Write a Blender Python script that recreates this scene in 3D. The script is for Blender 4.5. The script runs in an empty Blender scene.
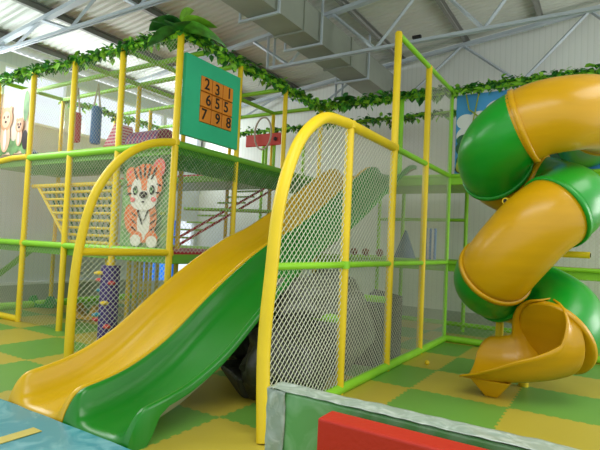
import bpy, bmesh, math, random
from mathutils import Vector, Matrix, noise
C = bpy.context.scene
COL = C.collection
PI = math.pi
random.seed(7)

# ------------------------------------------------------------------ materials
def lin(c):
    return tuple((v/12.92 if v <= 0.04045 else ((v+0.055)/1.055)**2.4) for v in c)
def rgb(r, g, b): return lin((r/255, g/255, b/255))
def mat(name, col, rough=0.5, metal=0.0, bump=0.0, bscale=20.0, vary=0.0, vscale=3.0, spec=0.4, coat=0.0, stretch=None):
    m = bpy.data.materials.new(name); m.use_nodes = True
    nt = m.node_tree; N = nt.nodes; L = nt.links
    b = N['Principled BSDF']
    b.inputs['Base Color'].default_value = (*col, 1)
    b.inputs['Roughness'].default_value = rough
    b.inputs['Metallic'].default_value = metal
    b.inputs['Specular IOR Level'].default_value = spec
    b.inputs['Coat Weight'].default_value = coat
    b.inputs['Coat Roughness'].default_value = 0.15
    tc = N.new('ShaderNodeTexCoord')
    mp = N.new('ShaderNodeMapping')
    L.new(tc.outputs['Object'], mp.inputs['Vector'])
    if stretch: mp.inputs['Scale'].default_value = stretch
    if vary > 0:
        n = N.new('ShaderNodeTexNoise'); n.inputs['Scale'].default_value = vscale; n.inputs['Detail'].default_value = 4
        L.new(mp.outputs['Vector'], n.inputs['Vector'])
        r = N.new('ShaderNodeValToRGB')
        r.color_ramp.elements[0].position = 0.3; r.color_ramp.elements[1].position = 0.7
        r.color_ramp.elements[0].color = (*[max(0, c*(1-vary)) for c in col], 1)
        r.color_ramp.elements[1].color = (*[min(1, c*(1+vary)) for c in col], 1)
        L.new(n.outputs['Fac'], r.inputs['Fac']); L.new(r.outputs['Color'], b.inputs['Base Color'])
    if bump > 0:
        n = N.new('ShaderNodeTexNoise'); n.inputs['Scale'].default_value = bscale; n.inputs['Detail'].default_value = 3
        L.new(mp.outputs['Vector'], n.inputs['Vector'])
        bp = N.new('ShaderNodeBump'); bp.inputs['Strength'].default_value = bump; bp.inputs['Distance'].default_value = 0.02
        L.new(n.outputs['Fac'], bp.inputs['Height']); L.new(bp.outputs['Normal'], b.inputs['Normal'])
    return m

M = {}
M['yellow_foam'] = mat('yellow_foam', rgb(226,196,28), 0.45, vary=0.06)
M['green_foam'] = mat('green_foam', rgb(138,204,44), 0.45, vary=0.08)
M['green_vinyl'] = mat('green_vinyl', rgb(104,165,48), 0.45, vary=0.08)
M['slide_yellow'] = mat('slide_yellow', rgb(208,168,8), 0.3, bump=0.04, bscale=2, vary=0.04, vscale=2, coat=0.05)
M['slide_green'] = mat('slide_green', rgb(22,122,26), 0.3, bump=0.04, bscale=2, vary=0.06, vscale=2, coat=0.05)
M['tube_yellow'] = mat('tube_yellow', rgb(196,148,6), 0.3, bump=0.06, bscale=3, vary=0.05, vscale=2, coat=0.05, stretch=(1,1,6))
M['tube_green'] = mat('tube_green', rgb(20,142,34), 0.3, bump=0.06, bscale=3, vary=0.06, vscale=2, coat=0.05, stretch=(1,1,6))
M['net'] = mat('net_cord', rgb(206,208,188), 0.8)
M['net_green'] = mat('green_net_cord', rgb(66,132,58), 0.8)
M['steel'] = mat('truss_steel', rgb(172,182,188), 0.5, vary=0.08)
M['purlin'] = mat('purlin_steel', rgb(136,138,132), 0.6, vary=0.1)
M['duct'] = mat('duct_sheet', rgb(146,152,140), 0.5, metal=0.25, vary=0.12, vscale=1.5)
M['roof'] = mat('roof_sheet', rgb(196,200,190), 0.42, metal=0.1, vary=0.08, vscale=1.0)
M['teal'] = mat('teal_panel', rgb(46,182,134), 0.5, vary=0.05)
M['orange'] = mat('orange_tile', rgb(214,132,36), 0.5, vary=0.1)
M['black'] = mat('black_paint', rgb(18,18,18), 0.5)
M['white'] = mat('white_paint', rgb(226,228,224), 0.5)
M['red'] = mat('red_vinyl', rgb(180,36,14), 0.5, vary=0.04, bump=0.1, bscale=40)
M['red_mat'] = mat('red_mat', rgb(176,40,52), 0.6, vary=0.1)
M['redboard'] = mat('red_board', rgb(206,72,60), 0.5)
M['bag'] = mat('dark_grey_plastic', rgb(46,48,40), 0.42, bump=1.0, bscale=7, vary=0.3, vscale=3)
M['bagl'] = mat('pale_grey_plastic', rgb(100,102,92), 0.35, bump=1.0, bscale=9, vary=0.25, vscale=5)
M['box_dark'] = mat('dark_fabric', rgb(78,80,72), 0.7, vary=0.15)
M['leaf'] = mat('vine_leaf', rgb(76,150,44), 0.5, vary=0.6, vscale=9)
M['leaf_dark'] = mat('vine_leaf_dark', rgb(46,116,42), 0.5, vary=0.6, vscale=9)
M['leaf_light'] = mat('vine_leaf_light', rgb(140,200,56), 0.5, vary=0.3, vscale=9)
M['tiger_orange'] = mat('print_orange', rgb(232,126,70), 0.6)
M['tiger_pink'] = mat('print_pink', rgb(228,110,110), 0.6)
M['tiger_white'] = mat('print_white', rgb(232,228,216), 0.6)
M['tiger_black'] = mat('print_black', rgb(48,38,36), 0.6)
M['underside'] = mat('fibreglass_underside', rgb(150,150,132), 0.7, vary=0.15)
M['print_peach'] = mat('print_peach', rgb(236,190,160), 0.6)
M['print_tan'] = mat('print_tan', rgb(212,160,120), 0.6, vary=0.1)
M['print_green'] = mat('print_jungle_green', rgb(120,164,104), 0.6, vary=0.45, vscale=6)
M['print_dgreen'] = mat('print_dark_green', rgb(44,100,70), 0.6, vary=0.35, vscale=8)
M['print_lime'] = mat('print_lime', rgb(150,168,52), 0.6, vary=0.2)
M['print_brown'] = mat('print_brown', rgb(120,62,36), 0.6, vary=0.2)
M['print_sky'] = mat('print_sky', rgb(68,150,208), 0.6, vary=0.12, vscale=2)
M['print_cream'] = mat('print_cream', rgb(226,208,190), 0.6, vary=0.1)
M['cloud'] = mat('print_cloud', rgb(222,226,226), 0.6)
M['purple'] = mat('purple_vinyl', rgb(66,48,112), 0.55, vary=0.15)
M['teal_hold'] = mat('teal_hold', rgb(36,130,150), 0.4)
M['blue'] = mat('blue_vinyl', rgb(40,104,160), 0.45, vary=0.15)
M['navy'] = mat('navy_vinyl', rgb(34,50,84), 0.45)
M['cone_blue'] = mat('cone_blue', rgb(52,92,120), 0.5)
M['rope'] = mat('rope', rgb(190,180,160), 0.8)
M['tape'] = mat('yellow_tape', rgb(196,180,84), 0.4)
M['brownish'] = mat('tan_wood', rgb(196,158,60), 0.5)
M['trimw'] = mat('white_trim', rgb(226,230,230), 0.5)
M['wains'] = mat('grey_wainscot', rgb(166,174,160), 0.6, vary=0.06, vscale=1.5)
M['concrete'] = mat('concrete', rgb(150,150,140), 0.8, vary=0.1)

def node_mat(name):
    m = bpy.data.materials.new(name); m.use_nodes = True
    return m, m.node_tree, m.node_tree.nodes, m.node_tree.links
def stripes_mat(name, c1, c2, scale, axis='X', rough=0.5, bump=0.0, thr=0.5, diag=0):
    m, nt, N, L = node_mat(name); b = N['Principled BSDF']; b.inputs['Roughness'].default_value = rough
    tc = N.new('ShaderNodeTexCoord'); mp = N.new('ShaderNodeMapping'); mp.inputs['Rotation'].default_value = (0, diag, 0)
    L.new(tc.outputs['Object'], mp.inputs[0])
    w = N.new('ShaderNodeTexWave'); w.bands_direction = axis; w.inputs['Scale'].default_value = scale
    L.new(mp.outputs[0], w.inputs[0])
    r = N.new('ShaderNodeValToRGB'); r.color_ramp.elements[0].position = thr-0.05; r.color_ramp.elements[1].position = thr+0.05
    r.color_ramp.elements[0].color = (*c1, 1); r.color_ramp.elements[1].color = (*c2, 1)
    L.new(w.outputs['Fac'], r.inputs[0]); L.new(r.outputs[0], b.inputs['Base Color'])
    if bump:
        bp = N.new('ShaderNodeBump'); bp.inputs['Strength'].default_value = bump; bp.inputs['Distance'].default_value = 0.01
        L.new(w.outputs['Fac'], bp.inputs['Height']); L.new(bp.outputs[0], b.inputs['Normal'])
    return m
M['wall'] = stripes_mat('ribbed_wall_panel', rgb(214,218,208), rgb(222,225,216), 3.3, 'X', 0.5, 0.1, 0.08)
M['wall_l'] = stripes_mat('ribbed_left_wall_panel', rgb(208,216,222), rgb(214,221,226), 3.3, 'Y', 0.5, 0.1, 0.08)
M['pink_stripe'] = stripes_mat('pink_striped_vinyl', rgb(206,60,110), rgb(226,190,196), 6, 'Z')
M['purple_stripe'] = stripes_mat('purple_striped_vinyl', rgb(150,44,92), rgb(92,50,110), 3, 'X')
M['blue_stripe'] = stripes_mat('blue_striped_film', rgb(70,130,200), rgb(226,232,236), 4, 'X')

def floor_mat():
    m, nt, N, L = node_mat('puzzle_mat'); b = N['Principled BSDF']
    tc = N.new('ShaderNodeTexCoord'); sp = N.new('ShaderNodeSeparateXYZ'); L.new(tc.outputs['Object'], sp.inputs[0])
    def math_(op, a, v=None):
        n = N.new('ShaderNodeMath'); n.operation = op
        for i, q in enumerate((a, v)):
            if q is None: continue
            if isinstance(q, (int, float)): n.inputs[i].default_value = q
            else: L.new(q, n.inputs[i])
        return n.outputs[0]
    T = 0.92
    X = math_('DIVIDE', math_('ADD', sp.outputs[0], 0.75+T*40), T)
    Y = math_('DIVIDE', math_('ADD', sp.outputs[1], -4.9+T*40), T)
    # interlocking teeth along the borders
    sx = math_('MULTIPLY', math_('SIGN', math_('SINE', math_('MULTIPLY', Y, 2*PI*9))), 0.010)
    sy = math_('MULTIPLY', math_('SIGN', math_('SINE', math_('MULTIPLY', X, 2*PI*9))), 0.010)
    fx = math_('FLOOR', math_('ADD', X, sx)); fy = math_('FLOOR', math_('ADD', Y, sy))
    s = math_('MODULO', math_('ADD', fx, fy), 2)
    mix = N.new('ShaderNodeMixRGB'); L.new(s, mix.inputs[0])
    mix.inputs[2].default_value = (*rgb(180,164,56), 1); mix.inputs[1].default_value = (*rgb(104,156,60), 1)
    n = N.new('ShaderNodeTexNoise'); n.inputs['Scale'].default_value = 1.3; L.new(tc.outputs['Object'], n.inputs[0])
    mr = N.new('ShaderNodeMapRange'); mr.inputs[3].default_value = 0.9; mr.inputs[4].default_value = 1.08; L.new(n.outputs[0], mr.inputs[0])
    mul = N.new('ShaderNodeMixRGB'); mul.blend_type = 'MULTIPLY'; mul.inputs[0].default_value = 1
    L.new(mix.outputs[0], mul.inputs[1]); L.new(mr.outputs[0], mul.inputs[2]); L.new(mul.outputs[0], b.inputs['Base Color'])
    b.inputs['Roughness'].default_value = 0.42
    n2 = N.new('ShaderNodeTexNoise'); n2.inputs['Scale'].default_value = 90; L.new(tc.outputs['Object'], n2.inputs[0])
    bp = N.new('ShaderNodeBump'); bp.inputs['Strength'].default_value = 0.25; bp.inputs['Distance'].default_value = 0.003
    L.new(n2.outputs[0], bp.inputs['Height']); L.new(bp.outputs[0], b.inputs['Normal'])
    return m
M['floor'] = floor_mat()

def film_over(name, c1, c2, scale, rough=0.22, dist=2.0):
    # vinyl wrapped in crinkled clear film
    m, nt, N, L = node_mat(name); b = N['Principled BSDF']
    tc = N.new('ShaderNodeTexCoord')
    n = N.new('ShaderNodeTexNoise'); n.inputs['Scale'].default_value = scale; n.inputs['Detail'].default_value = 4; n.inputs['Distortion'].default_value = dist
    L.new(tc.outputs['Object'], n.inputs[0])
    r = N.new('ShaderNodeValToRGB'); r.color_ramp.elements[0].position = 0.45; r.color_ramp.elements[1].position = 0.72
    r.color_ramp.elements[0].color = (*c1, 1); r.color_ramp.elements[1].color = (*c2, 1)
    L.new(n.outputs[0], r.inputs[0]); L.new(r.outputs[0], b.inputs['Base Color'])
    b.inputs['Roughness'].default_value = rough
    bp = N.new('ShaderNodeBump'); bp.inputs['Strength'].default_value = 0.2; bp.inputs['Distance'].default_value = 0.01
    L.new(n.outputs[0], bp.inputs['Height']); L.new(bp.outputs[0], b.inputs['Normal'])
    return m
M['bluemat'] = film_over('blue_mat_in_film', rgb(70,146,160), rgb(120,180,188), 4)
M['greenfilm'] = film_over('green_vinyl_in_film', rgb(96,160,92), rgb(132,180,132), 3.5)
M['greyfilm'] = film_over('crinkled_film', rgb(146,162,148), rgb(186,198,188), 9, 0.3)

def glass_mat(name, tint, alpha):
    m, nt, N, L = node_mat(name)
    for n in list(N):
        if n.type == 'BSDF_PRINCIPLED': N.remove(n)
    out = [n for n in N if n.type == 'OUTPUT_MATERIAL'][0]
    t = N.new('ShaderNodeBsdfTransparent'); t.inputs[0].default_value = (*tint, 1)
    g = N.new('ShaderNodeBsdfGlossy'); g.inputs[1].default_value = 0.08
    mx = N.new('ShaderNodeMixShader'); mx.inputs[0].default_value = alpha
    L.new(t.outputs[0], mx.inputs[1]); L.new(g.outputs[0], mx.inputs[2]); L.new(mx.outputs[0], out.inputs[0])
    return m
M['glass'] = glass_mat('window_glass', (0.96, 0.98, 1), 0.05)
M['blueglass'] = glass_mat('blue_film_glass', rgb(110,190,250), 0.08)

# ------------------------------------------------------------------ mesh building
class MB:
    def __init__(s): s.v = []; s.f = []; s.mi = []; s.sm = []; s.mats = []
    def midx(s, m):
        m = M[m] if isinstance(m, str) else m
        if m not in s.mats: s.mats.append(m)
        return s.mats.index(m)
    def add(s, vs, fs, m=None, smooth=False):
        o = len(s.v); s.v += [tuple(v) for v in vs]; s.f += [tuple(i+o for i in f) for f in fs]
        k = s.midx(m) if m else 0
        s.mi += [k]*len(fs); s.sm += [smooth]*len(fs); return s
    def box(s, x0, x1, y0, y1, z0, z1, m=None):
        vs = [(x, y, z) for z in (z0, z1) for y in (y0, y1) for x in (x0, x1)]
        return s.add(vs, [(0,2,3,1),(4,5,7,6),(0,1,5,4),(2,6,7,3),(0,4,6,2),(1,3,7,5)], m)
    def tube(s, p0, p1, r, n=12, m=None, r1=None, caps=True):
        return s.path([p0, p1], r, n, m, caps, r1)
    def path(s, pts, r, n=12, m=None, caps=True, r1=None, closed=False):
        pts = [Vector(p) for p in pts]; k = len(pts)
        vs = []; fs = []; prev = None
        for i, p in enumerate(pts):
            if closed: t = pts[(i+1) % k]-pts[i-1]
            else: t = pts[min(i+1, k-1)]-pts[max(i-1, 0)]
            t.normalize()
            if prev is None:
                a = Vector((0, 0, 1)) if abs(t.z) < 0.9 else Vector((1, 0, 0))
                u = t.cross(a).normalized()
            else: u = (prev-t*prev.dot(t)).normalized()
            prev = u; w = t.cross(u)
            rr = r if r1 is None else r+(r1-r)*i/(k-1)
            if callable(r): rr = r(i/(k-1))
            for j in range(n):
                a = 2*PI*j/n; vs.append(p+(u*math.cos(a)+w*math.sin(a))*rr)
        m_ = k if closed else k-1
        for i in range(m_):
            for j in range(n):
                a = i*n+j; b = i*n+(j+1) % n; c = ((i+1) % k)*n+(j+1) % n; d = ((i+1) % k)*n+j
                fs.append((a, b, c, d))
        s.add(vs, fs, m, n > 5)
        if caps and not closed:
            s.add(vs[:n], [tuple(reversed(range(n)))], m); s.add(vs[-n:], [tuple(range(n))], m)
        return s
    def ell(s, c, rx, ry, rz, m=None, nu=14, nv=9, rot=None, disp=0, seed=0, zmin=None):
        vs = []; fs = []
        for i in range(nv+1):
            ph = -PI/2+PI*i/nv
            for j in range(nu):
                th = 2*PI*j/nu
                d = Vector((math.cos(ph)*math.cos(th), math.cos(ph)*math.sin(th), math.sin(ph)))
                k = 1+(disp*(noise.noise(d*1.7+Vector((seed, 0, 0)))+0.5*noise.noise(d*4+Vector((0, seed, 0)))) if disp else 0)
                q = Vector((d.x*rx*k, d.y*ry*k, d.z*rz*k))
                if rot: q = rot @ q
                q += Vector(c)
                if zmin is not None and q.z < zmin: q.z = zmin
                vs.append(q)
        for i in range(nv):
            for j in range(nu):
                fs.append((i*nu+j, i*nu+(j+1) % nu, (i+1)*nu+(j+1) % nu, (i+1)*nu+j))
        return s.add(vs, fs, m, True)
    def disc(s, c, rx, ry, U, V, m, n=24, rot=0, off=(0,0,0)):
        c = Vector(c)+Vector(off); U = Vector(U); V = Vector(V); vs = []
        for i in range(n):
            a = 2*PI*i/n; x = rx*math.cos(a); y = ry*math.sin(a)
            x, y = x*math.cos(rot)-y*math.sin(rot), x*math.sin(rot)+y*math.cos(rot)
            vs.append(c+U*x+V*y)
        return s.add(vs, [tuple(range(n))], m)
    def build(s, name, m=None, parent=None, label=None, bevel=0, solid=0, subd=0):
        me = bpy.data.meshes.new(name)
        org = Vector((0, 0, 0))
        if parent is not None: org = parent.matrix_world.translation.copy()
        me.from_pydata([tuple(Vector(v)) for v in s.v], [], s.f)
        if m: me.materials.append(M[m] if isinstance(m, str) else m)
        else:
            for q in s.mats: me.materials.append(q)
            me.polygons.foreach_set('material_index', s.mi)
        me.polygons.foreach_set('use_smooth', s.sm)
        me.validate(); me.update()
        o = bpy.data.objects.new(name, me); COL.objects.link(o)
        if solid:
            md = o.modifiers.new('shell', 'SOLIDIFY'); md.thickness = solid; md.offset = -1
        if bevel:
            md = o.modifiers.new('bevel', 'BEVEL'); md.width = bevel; md.segments = 3; md.limit_method = 'ANGLE'
        if subd:
            md = o.modifiers.new('sub', 'SUBSURF'); md.levels = subd; md.render_levels = subd
        if parent is not None:
            o.parent = parent; o.matrix_parent_inverse = parent_inv(parent)
        if label: o['label'] = label
        return o
def parent_inv(p):
    t = Matrix.Identity(4); q = p; chain = []
    while q is not None:
        chain.append(q); q = q.parent
    for q in reversed(chain):
        t = t @ q.matrix_parent_inverse @ Matrix.Translation(q.location) @ Matrix.Rotation(q.rotation_euler.z, 4, 'Z')
    return t.inverted()
def tag(o, label, cat, group=None):
    o['label'] = label; o['category'] = cat
    if group: o['group'] = group
    return o
def thing(name, label, cat, loc, group=None):
    o = bpy.data.objects.new(name, None); COL.objects.link(o); o.location = loc; o.empty_display_size = 0.1
    bpy.context.view_layer.update()
    return tag(o, label, cat, group)
def struct(o): o['kind'] = 'structure'; return o

# ------------------------------------------------------------------ room
YB, XL, XR, YF = 9.7, -9.3, 5.0, -1.5
def roofz(x): return 4.74+0.107*(x+8) + 0.08
struct(MB().box(XL-0.1, XR, YF, YB+0.1, -0.12, 0.0).build('floor', 'floor'))
# corrugated roof sheet
b = MB(); vs = []; fs = []; ny = int((YB-YF)/0.03)
prof = [0, 0, 0.016, 0.016]
for i in range(ny+1):
    y = YF+i*0.03
    for x in (XL-0.2, XR):
        vs.append((x, y, roofz(x)+0.1+prof[i % 4]))
for i in range(ny): fs.append((2*i, 2*i+1, 2*i+3, 2*i+2))
b.add(vs, fs); ceil = struct(b.build('ceiling', 'roof', solid=0.01))
# back wall
b = MB(); b.add([(XL, YB, 0), (XR, YB, 0), (XR, YB, roofz(XR)+.2), (XL, YB, roofz(XL)+.2), (XL, YB+.1, 0), (XR, YB+.1, 0), (XR, YB+.1, roofz(XR)+.2), (XL, YB+.1, roofz(XL)+.2)],
      [(0,1,2,3), (5,4,7,6), (0,4,5,1), (3,2,6,7), (0,3,7,4), (1,5,6,2)])
struct(b.build('wall_back', 'wall'))
# left wall with a high strip of windows and a low bright opening near the corner
b = MB()
W0, W1 = 3.42, 4.42
b.box(XL-0.1, XL, YF, 7.8, 0, W0); b.box(XL-0.1, XL, 7.8, YB, 1.9, W0); b.box(XL-0.1, XL, YF, YB, W1, 4.66)
b.box(XL-0.1, XL, 9.6, YB, 0, 1.9); b.box(XL-0.1, XL, 7.8, 9.6, 0, 0.3)
b.box(XL-0.1, XL, YF, -0.6, W0, W1)
struct(b.build('wall_left', 'wall_l'))
struct(MB().box(XL, XL+0.03, YF, 7.8, 0, 0.40).build('trim_1', 'wains'))
struct(MB().box(XL, XL+0.045, YF, 7.8, 0.40, 0.45).build('trim_2', 'trimw'))
struct(MB().box(XL+.03, XR, YB-0.03, YB, 0, 0.25).build('trim_3', 'wains'))
n = 1
y = -0.6
while y < YB-0.05:
    y2 = min(y+1.28, YB)
    e = bpy.data.objects.new('window_%d' % n, None); COL.objects.link(e); e.location = (XL, (y+y2)/2, W0); struct(e); bpy.context.view_layer.update()
    f = MB(); f.box(XL-0.08, XL+0.02, y, y+0.05, W0, W1); f.box(XL-0.08, XL+0.02, y2-0.05, y2, W0, W1)
    f.box(XL-0.08, XL+0.02, y+.05, y2-.05, W0, W0+0.05); f.box(XL-0.08, XL+0.02, y+.05, y2-.05, W1-0.05, W1); f.build('window_frame', 'trimw', e)
    MB().box(XL-0.05, XL-0.04, y+.05, y2-.05, W0+.05, W1-.05).build('pane', 'glass', e)
    y = y2; n += 1
e = bpy.data.objects.new('window_%d' % n, None); COL.objects.link(e); e.location = (XL, 8.7, 0.3); struct(e); bpy.context.view_layer.update()
f = MB()
for yy in (7.8, 8.35, 8.95, 9.55): f.box(XL-0.08, XL+0.02, yy, yy+0.05, 0.3, 1.9)
f.box(XL-0.08, XL+0.02, 7.85, 9.55, 0.3, 0.35); f.box(XL-0.08, XL+0.02, 7.85, 9.55, 1.85, 1.9); f.build('window_frame', 'trimw', e)
MB().box(XL-0.05, XL-0.04, 7.85, 8.95, 0.35, 1.85).build('pane', 'blueglass', e, label='blue tinted pane')
MB().box(XL-0.05, XL-0.04, 9.0, 9.55, 0.35, 1.85).build('pane', 'glass', e)

# purlins under the sheet
for x in (-8.9, -7.6, -6.3, -5.0, -3.7, -2.4, -1.1, 0.2, 1.5, 2.8, 4.1):
    z = roofz(x)+0.1
    m_ = MB(); m_.box(x-0.035, x+0.035, YF, YB, z-0.02, z-0.004); m_.box(x-0.035, x-0.027, YF, YB, z-0.12, z-0.02); m_.box(x-0.035, x+0.03, YF, YB, z-0.128, z-0.12)
    o = m_.build('roof_purlin', 'purlin'); struct(o)

def ssq(p0, p1, w, mb):
    mb.tube(p0, p1, w*0.62, 4)
def truss(yy, zb, nodes_b, nodes_t, xb0, xb1, xt0, xt1, posts=(), lab=''):
    t = thing('roof_truss', lab, 'truss', (xb1, yy, zb), 'steel roof trusses')
    for s_ in (-0.024, 0.024):
        MB().box(min(xb0, xb1), max(xb0, xb1), yy+s_-0.012, yy+s_+0.012, zb-0.022, zb+0.022).build('bottom_chord', 'steel', t)
    zt = lambda x: 4.74+0.107*(x+8)
    q = MB(); q.add([(xt0, yy-.05, zt(xt0)-.03), (xt1, yy-.05, zt(xt1)-.03), (xt1, yy-.05, zt(xt1)+.03), (xt0, yy-.05, zt(xt0)+.03),
                     (xt0, yy+.05, zt(xt0)-.03), (xt1, yy+.05, zt(xt1)-.03), (xt1, yy+.05, zt(xt1)+.03), (xt0, yy+.05, zt(xt0)+.03)],
                    [(0,1,2,3), (5,4,7,6), (0,4,5,1), (3,2,6,7), (0,3,7,4), (1,5,6,2)])
    q.build('top_chord', 'steel', t)
    for xb, xt in zip(nodes_b, nodes_t):
        w = MB(); ssq((xb, yy, zb), (xt, yy, zt(xt)), 0.045, w); w.build('web_brace', 'steel', t)
    for x in posts:
        w = MB(); ssq((x, yy, zb), (x, yy, zt(x)), 0.045, w); w.build('web_post', 'steel', t)
def webs(x0, x1, step, xt_first):
    bs = []; ts = []; x = x0
    k = 0
    while x < x1:
        bs += [x, x]; ts += [x-step*0.5, x+step*0.5]; x += step
    return bs, ts
bs, ts = webs(-8.35-0.15, 4.5, 1.55, 0); truss(4.3, 4.47, bs, ts, XL, XR, XL, XR, (-8.87,), 'steel roof truss crossing the upper left corner of the view')
bs, ts = webs(-3.11-1.6*1, 4.8, 1.6, 0); truss(6.9, 4.45, bs, ts, -5.1, XR, XL, XR, (-5.02, -5.16), 'steel roof truss passing under the square metal duct')
bs, ts = webs(-1.4-2.1*3, 4.6, 2.1, 0); truss(9.45, 4.47, bs, ts, XL, XR, XL, XR, (-5.0, -5.16), 'steel roof truss closest to the back wall behind the tube slide')

# ventilation duct
t = thing('air_duct', 'large rectangular sheet metal air duct hanging under the roof', 'duct', (-4.1, 6, 4.52))
for i, (y0, y1) in enumerate([(-1.4, 1.2), (1.2, 3.6), (3.6, 6.0), (6.0, 7.55), (7.55, 9.69)]):
    o = MB().box(-4.36, -3.86, y0+0.01, y1-0.01, 4.53, 5.0).build('duct_section', 'duct', t)
    if y1 < 9: MB().box(-4.385, -3.835, y1-0.02, y1+0.02, 4.505, 5.02).build('duct_flange', 'duct', t)
for y0 in (4.35, 5.3, 6.45, 8.2):
    h = MB(); h.box(-4.5, -3.80, y0-.02, y0+.02, 4.475, 4.505); h.box(-3.83, -3.80, y0-.015, y0+.015, 4.505, roofz(-3.8)+.05); h.box(-4.5, -4.47, y0-.015, y0+.015, 4.505, roofz(-4.5)+.05)
    h.build('duct_hanger', 'steel', t)

# ------------------------------------------------------------------ play frame
H1, H2, H3 = 1.22, 2.57, 3.91
XA, XB = -2.14, -4.51
Y = [4.24, 5.40, 6.57, 7.74, 8.9]
XV = [-4.51, -5.58, -6.65, -7.72, -8.79]
F = thing('play_frame', 'tall two storey soft play frame of yellow and green padded posts with netting', 'play frame', (XB, Y[0], 0))
R = 0.043
def post(x, y, z0, z1, m='yellow_foam', r=R, name='post'):
    b = MB(); b.path([(x, y, z0), (x, y, z1-0.02), (x, y, z1)], lambda t: r if t < 0.9 else r*0.8, 12); return b.build(name, m, F)
def rail(p0, p1, m='green_foam', r=0.036, name='rail'):
    b = MB(); b.tube(p0, p1, r, 12); return b.build(name, m, F)
for x in XV: post(x, Y[0], 0, H3)
for y in Y[1:4]: post(XB, y, 0, H3, r=0.038)
post(XA, Y[0], 0, H2+0.04); post(XA, Y[1], 0, H3+0.03); post(XA, Y[2], 0, H3+0.02); post(XA, Y[3], 0, H3, 'green_foam', 0.032)
for x, y in [(XV[1], Y[3]), (XV[2], Y[1]), (XV[3], Y[2]), (XV[1], Y[1]), (XV[4], Y[1]), (XV[4], Y[2]), (XV[4], Y[3]), (XV[2], Y[3])]: post(x, y, 0, H3, r=0.036)
for x in (XA, -3.3, -3.78, XV[0], XV[1], XV[2]): post(x, Y[4], 0, H2 if x in (-3.3, -3.78) else H3, 'green_foam', 0.034)
post(-2.97, Y[3], H2, H3, 'green_foam', 0.045)
for x in (0.45, 1.6): post(x, Y[3], 0, H3, 'green_foam', 0.034); post(x, Y[4], 0, H3, 'green_foam', 0.034)
# top rails
rail((XV[4], Y[0], H3), (XB, Y[0], H3)); rail((XB, Y[0], H3), (XB, Y[3], H3)); rail((XB, Y[3], H3), (1.6, Y[3], H3)); rail((XV[4], Y[4], H3), (1.6, Y[4], H3), r=0.03)
for y in (Y[0]+0.58, Y[1], Y[2], Y[3]): rail((XV[4], y, H3), (XB, y, H3))
for x in (XV[1], XV[2], XV[4]): rail((x, Y[0], H3), (x, Y[3], H3))
rail((XA, Y[1], H3), (XA, Y[3], H3), r=0.034)
rail((XB, Y[3], H3), (XB, Y[4], H3)); rail((XA, Y[3], H3), (XA, Y[4], H3), r=0.03)
# level two rails
rail((XA, Y[1], H2), (XA, Y[3], H2)); rail((XB, Y[3], H2), (1.6, Y[3], H2), r=0.03)
# level one rails
rail((XV[4]-1, Y[0], H1), (XB, Y[0], H1), r=0.045); rail((XA, 3.05, H1), (XA, Y[3], H1), r=0.03); rail((XB, 3.05, H1), (XB, Y[0], H1), 'yellow_foam', 0.04)
rail((XA, Y[3], H1), (1.6, Y[3], H1), r=0.03); rail((XB, Y[3], H1), (XA, Y[3], H1), r=0.03)
rail((XB, Y[4], H1), (XA, Y[4], H1), r=0.03); rail((XV[4]-1, Y[2], H1), (XV[1], Y[2], H1), r=0.035)
rail((XV[4], Y[3], H1), (XB, Y[3], H1), r=0.035)
rail((-3.78, Y[4], 1.95), (XA, Y[4], 1.95), r=0.03); rail((XV[1], Y[3], 1.95), (XB, Y[3], 1.95), r=0.03); rail((XV[2], Y[2], 1.95), (XB, Y[2], 1.9), r=0.03)
# bottom rails
rail((XA, 3.05, 0.04), (XA, Y[3], 0.04), r=0.05); rail((XA, Y[3], 0.05), (1.6, Y[3], 0.05), r=0.05); rail((XA, Y[4], 0.12), (1.6, Y[4], 0.12), r=0.04); rail((XB, Y[4], 0.12), (XA, Y[4], 0.12), r=0.04)
rail((XV[3], Y[0], 0.04), (XV[4]-1, Y[0], 0.04), 'yellow_foam', 0.05)
rail((XV[4]-.2, 2.5, 0.06), (XV[4]-.2, Y[3], 0.06), 'green_foam', 0.07)
# cross rails under the slides
rail((XA, Y[0], 0.70), (XB, Y[0], 0.70), r=0.042); rail((XA, Y[1], 0.80), (XB, Y[1], 0.80), r=0.04)
# ground level yellow props under the deck
for x, y in [(-6.9, 5.75), (-7.5, 6.5), (-8.2, 7.4)]: post(x, y, 0, H1-0.04, r=0.04)
# arches
def arch(x, ys, zs, r, foot=0):
    pts = [(x+(foot if i == 0 else 0), a, b_) for i, (a, b_) in enumerate(zip(ys, zs))]
    out = []
    P = [Vector(p) for p in pts]
    for i in range(len(P)-1):
        p0 = P[max(i-1, 0)]; p1 = P[i]; p2 = P[i+1]; p3 = P[min(i+2, len(P)-1)]
        for k in range(5):
            t = k/5; out.append(0.5*((2*p1)+(p2-p0)*t+(2*p0-5*p1+4*p2-p3)*t*t+(3*p1-p0-3*p2+p3)*t**3))
    out.append(P[-1])
    b = MB(); b.path(out, r, 14); b.build('arch_pole', 'yellow_foam', F); return out
AA = arch(XA, [2.87, 2.99, 3.04, 3.09, 3.21, 3.40, 3.72, 4.1, 4.4, Y[1]], [0, .62, 1.2, 1.65, 2.0, 2.29, 2.51, 2.565, 2.57, 2.57], 0.05, 0.12)
AB = arch(XB, [3.0, 3.0, 3.06, 3.20, 3.48, 3.85, Y[0]], [0, .8, 1.39, 1.86, 2.24, 2.47, 2.57], 0.046)
b = MB(); b.path([(XV[3], Y[0], H2), (-8.2, Y[0], H2), (-8.8, Y[0], H2-.05), (-9.2, Y[0], H2-.2)], 0.045, 12); b.build('arch_pole', 'yellow_foam', F)
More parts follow.
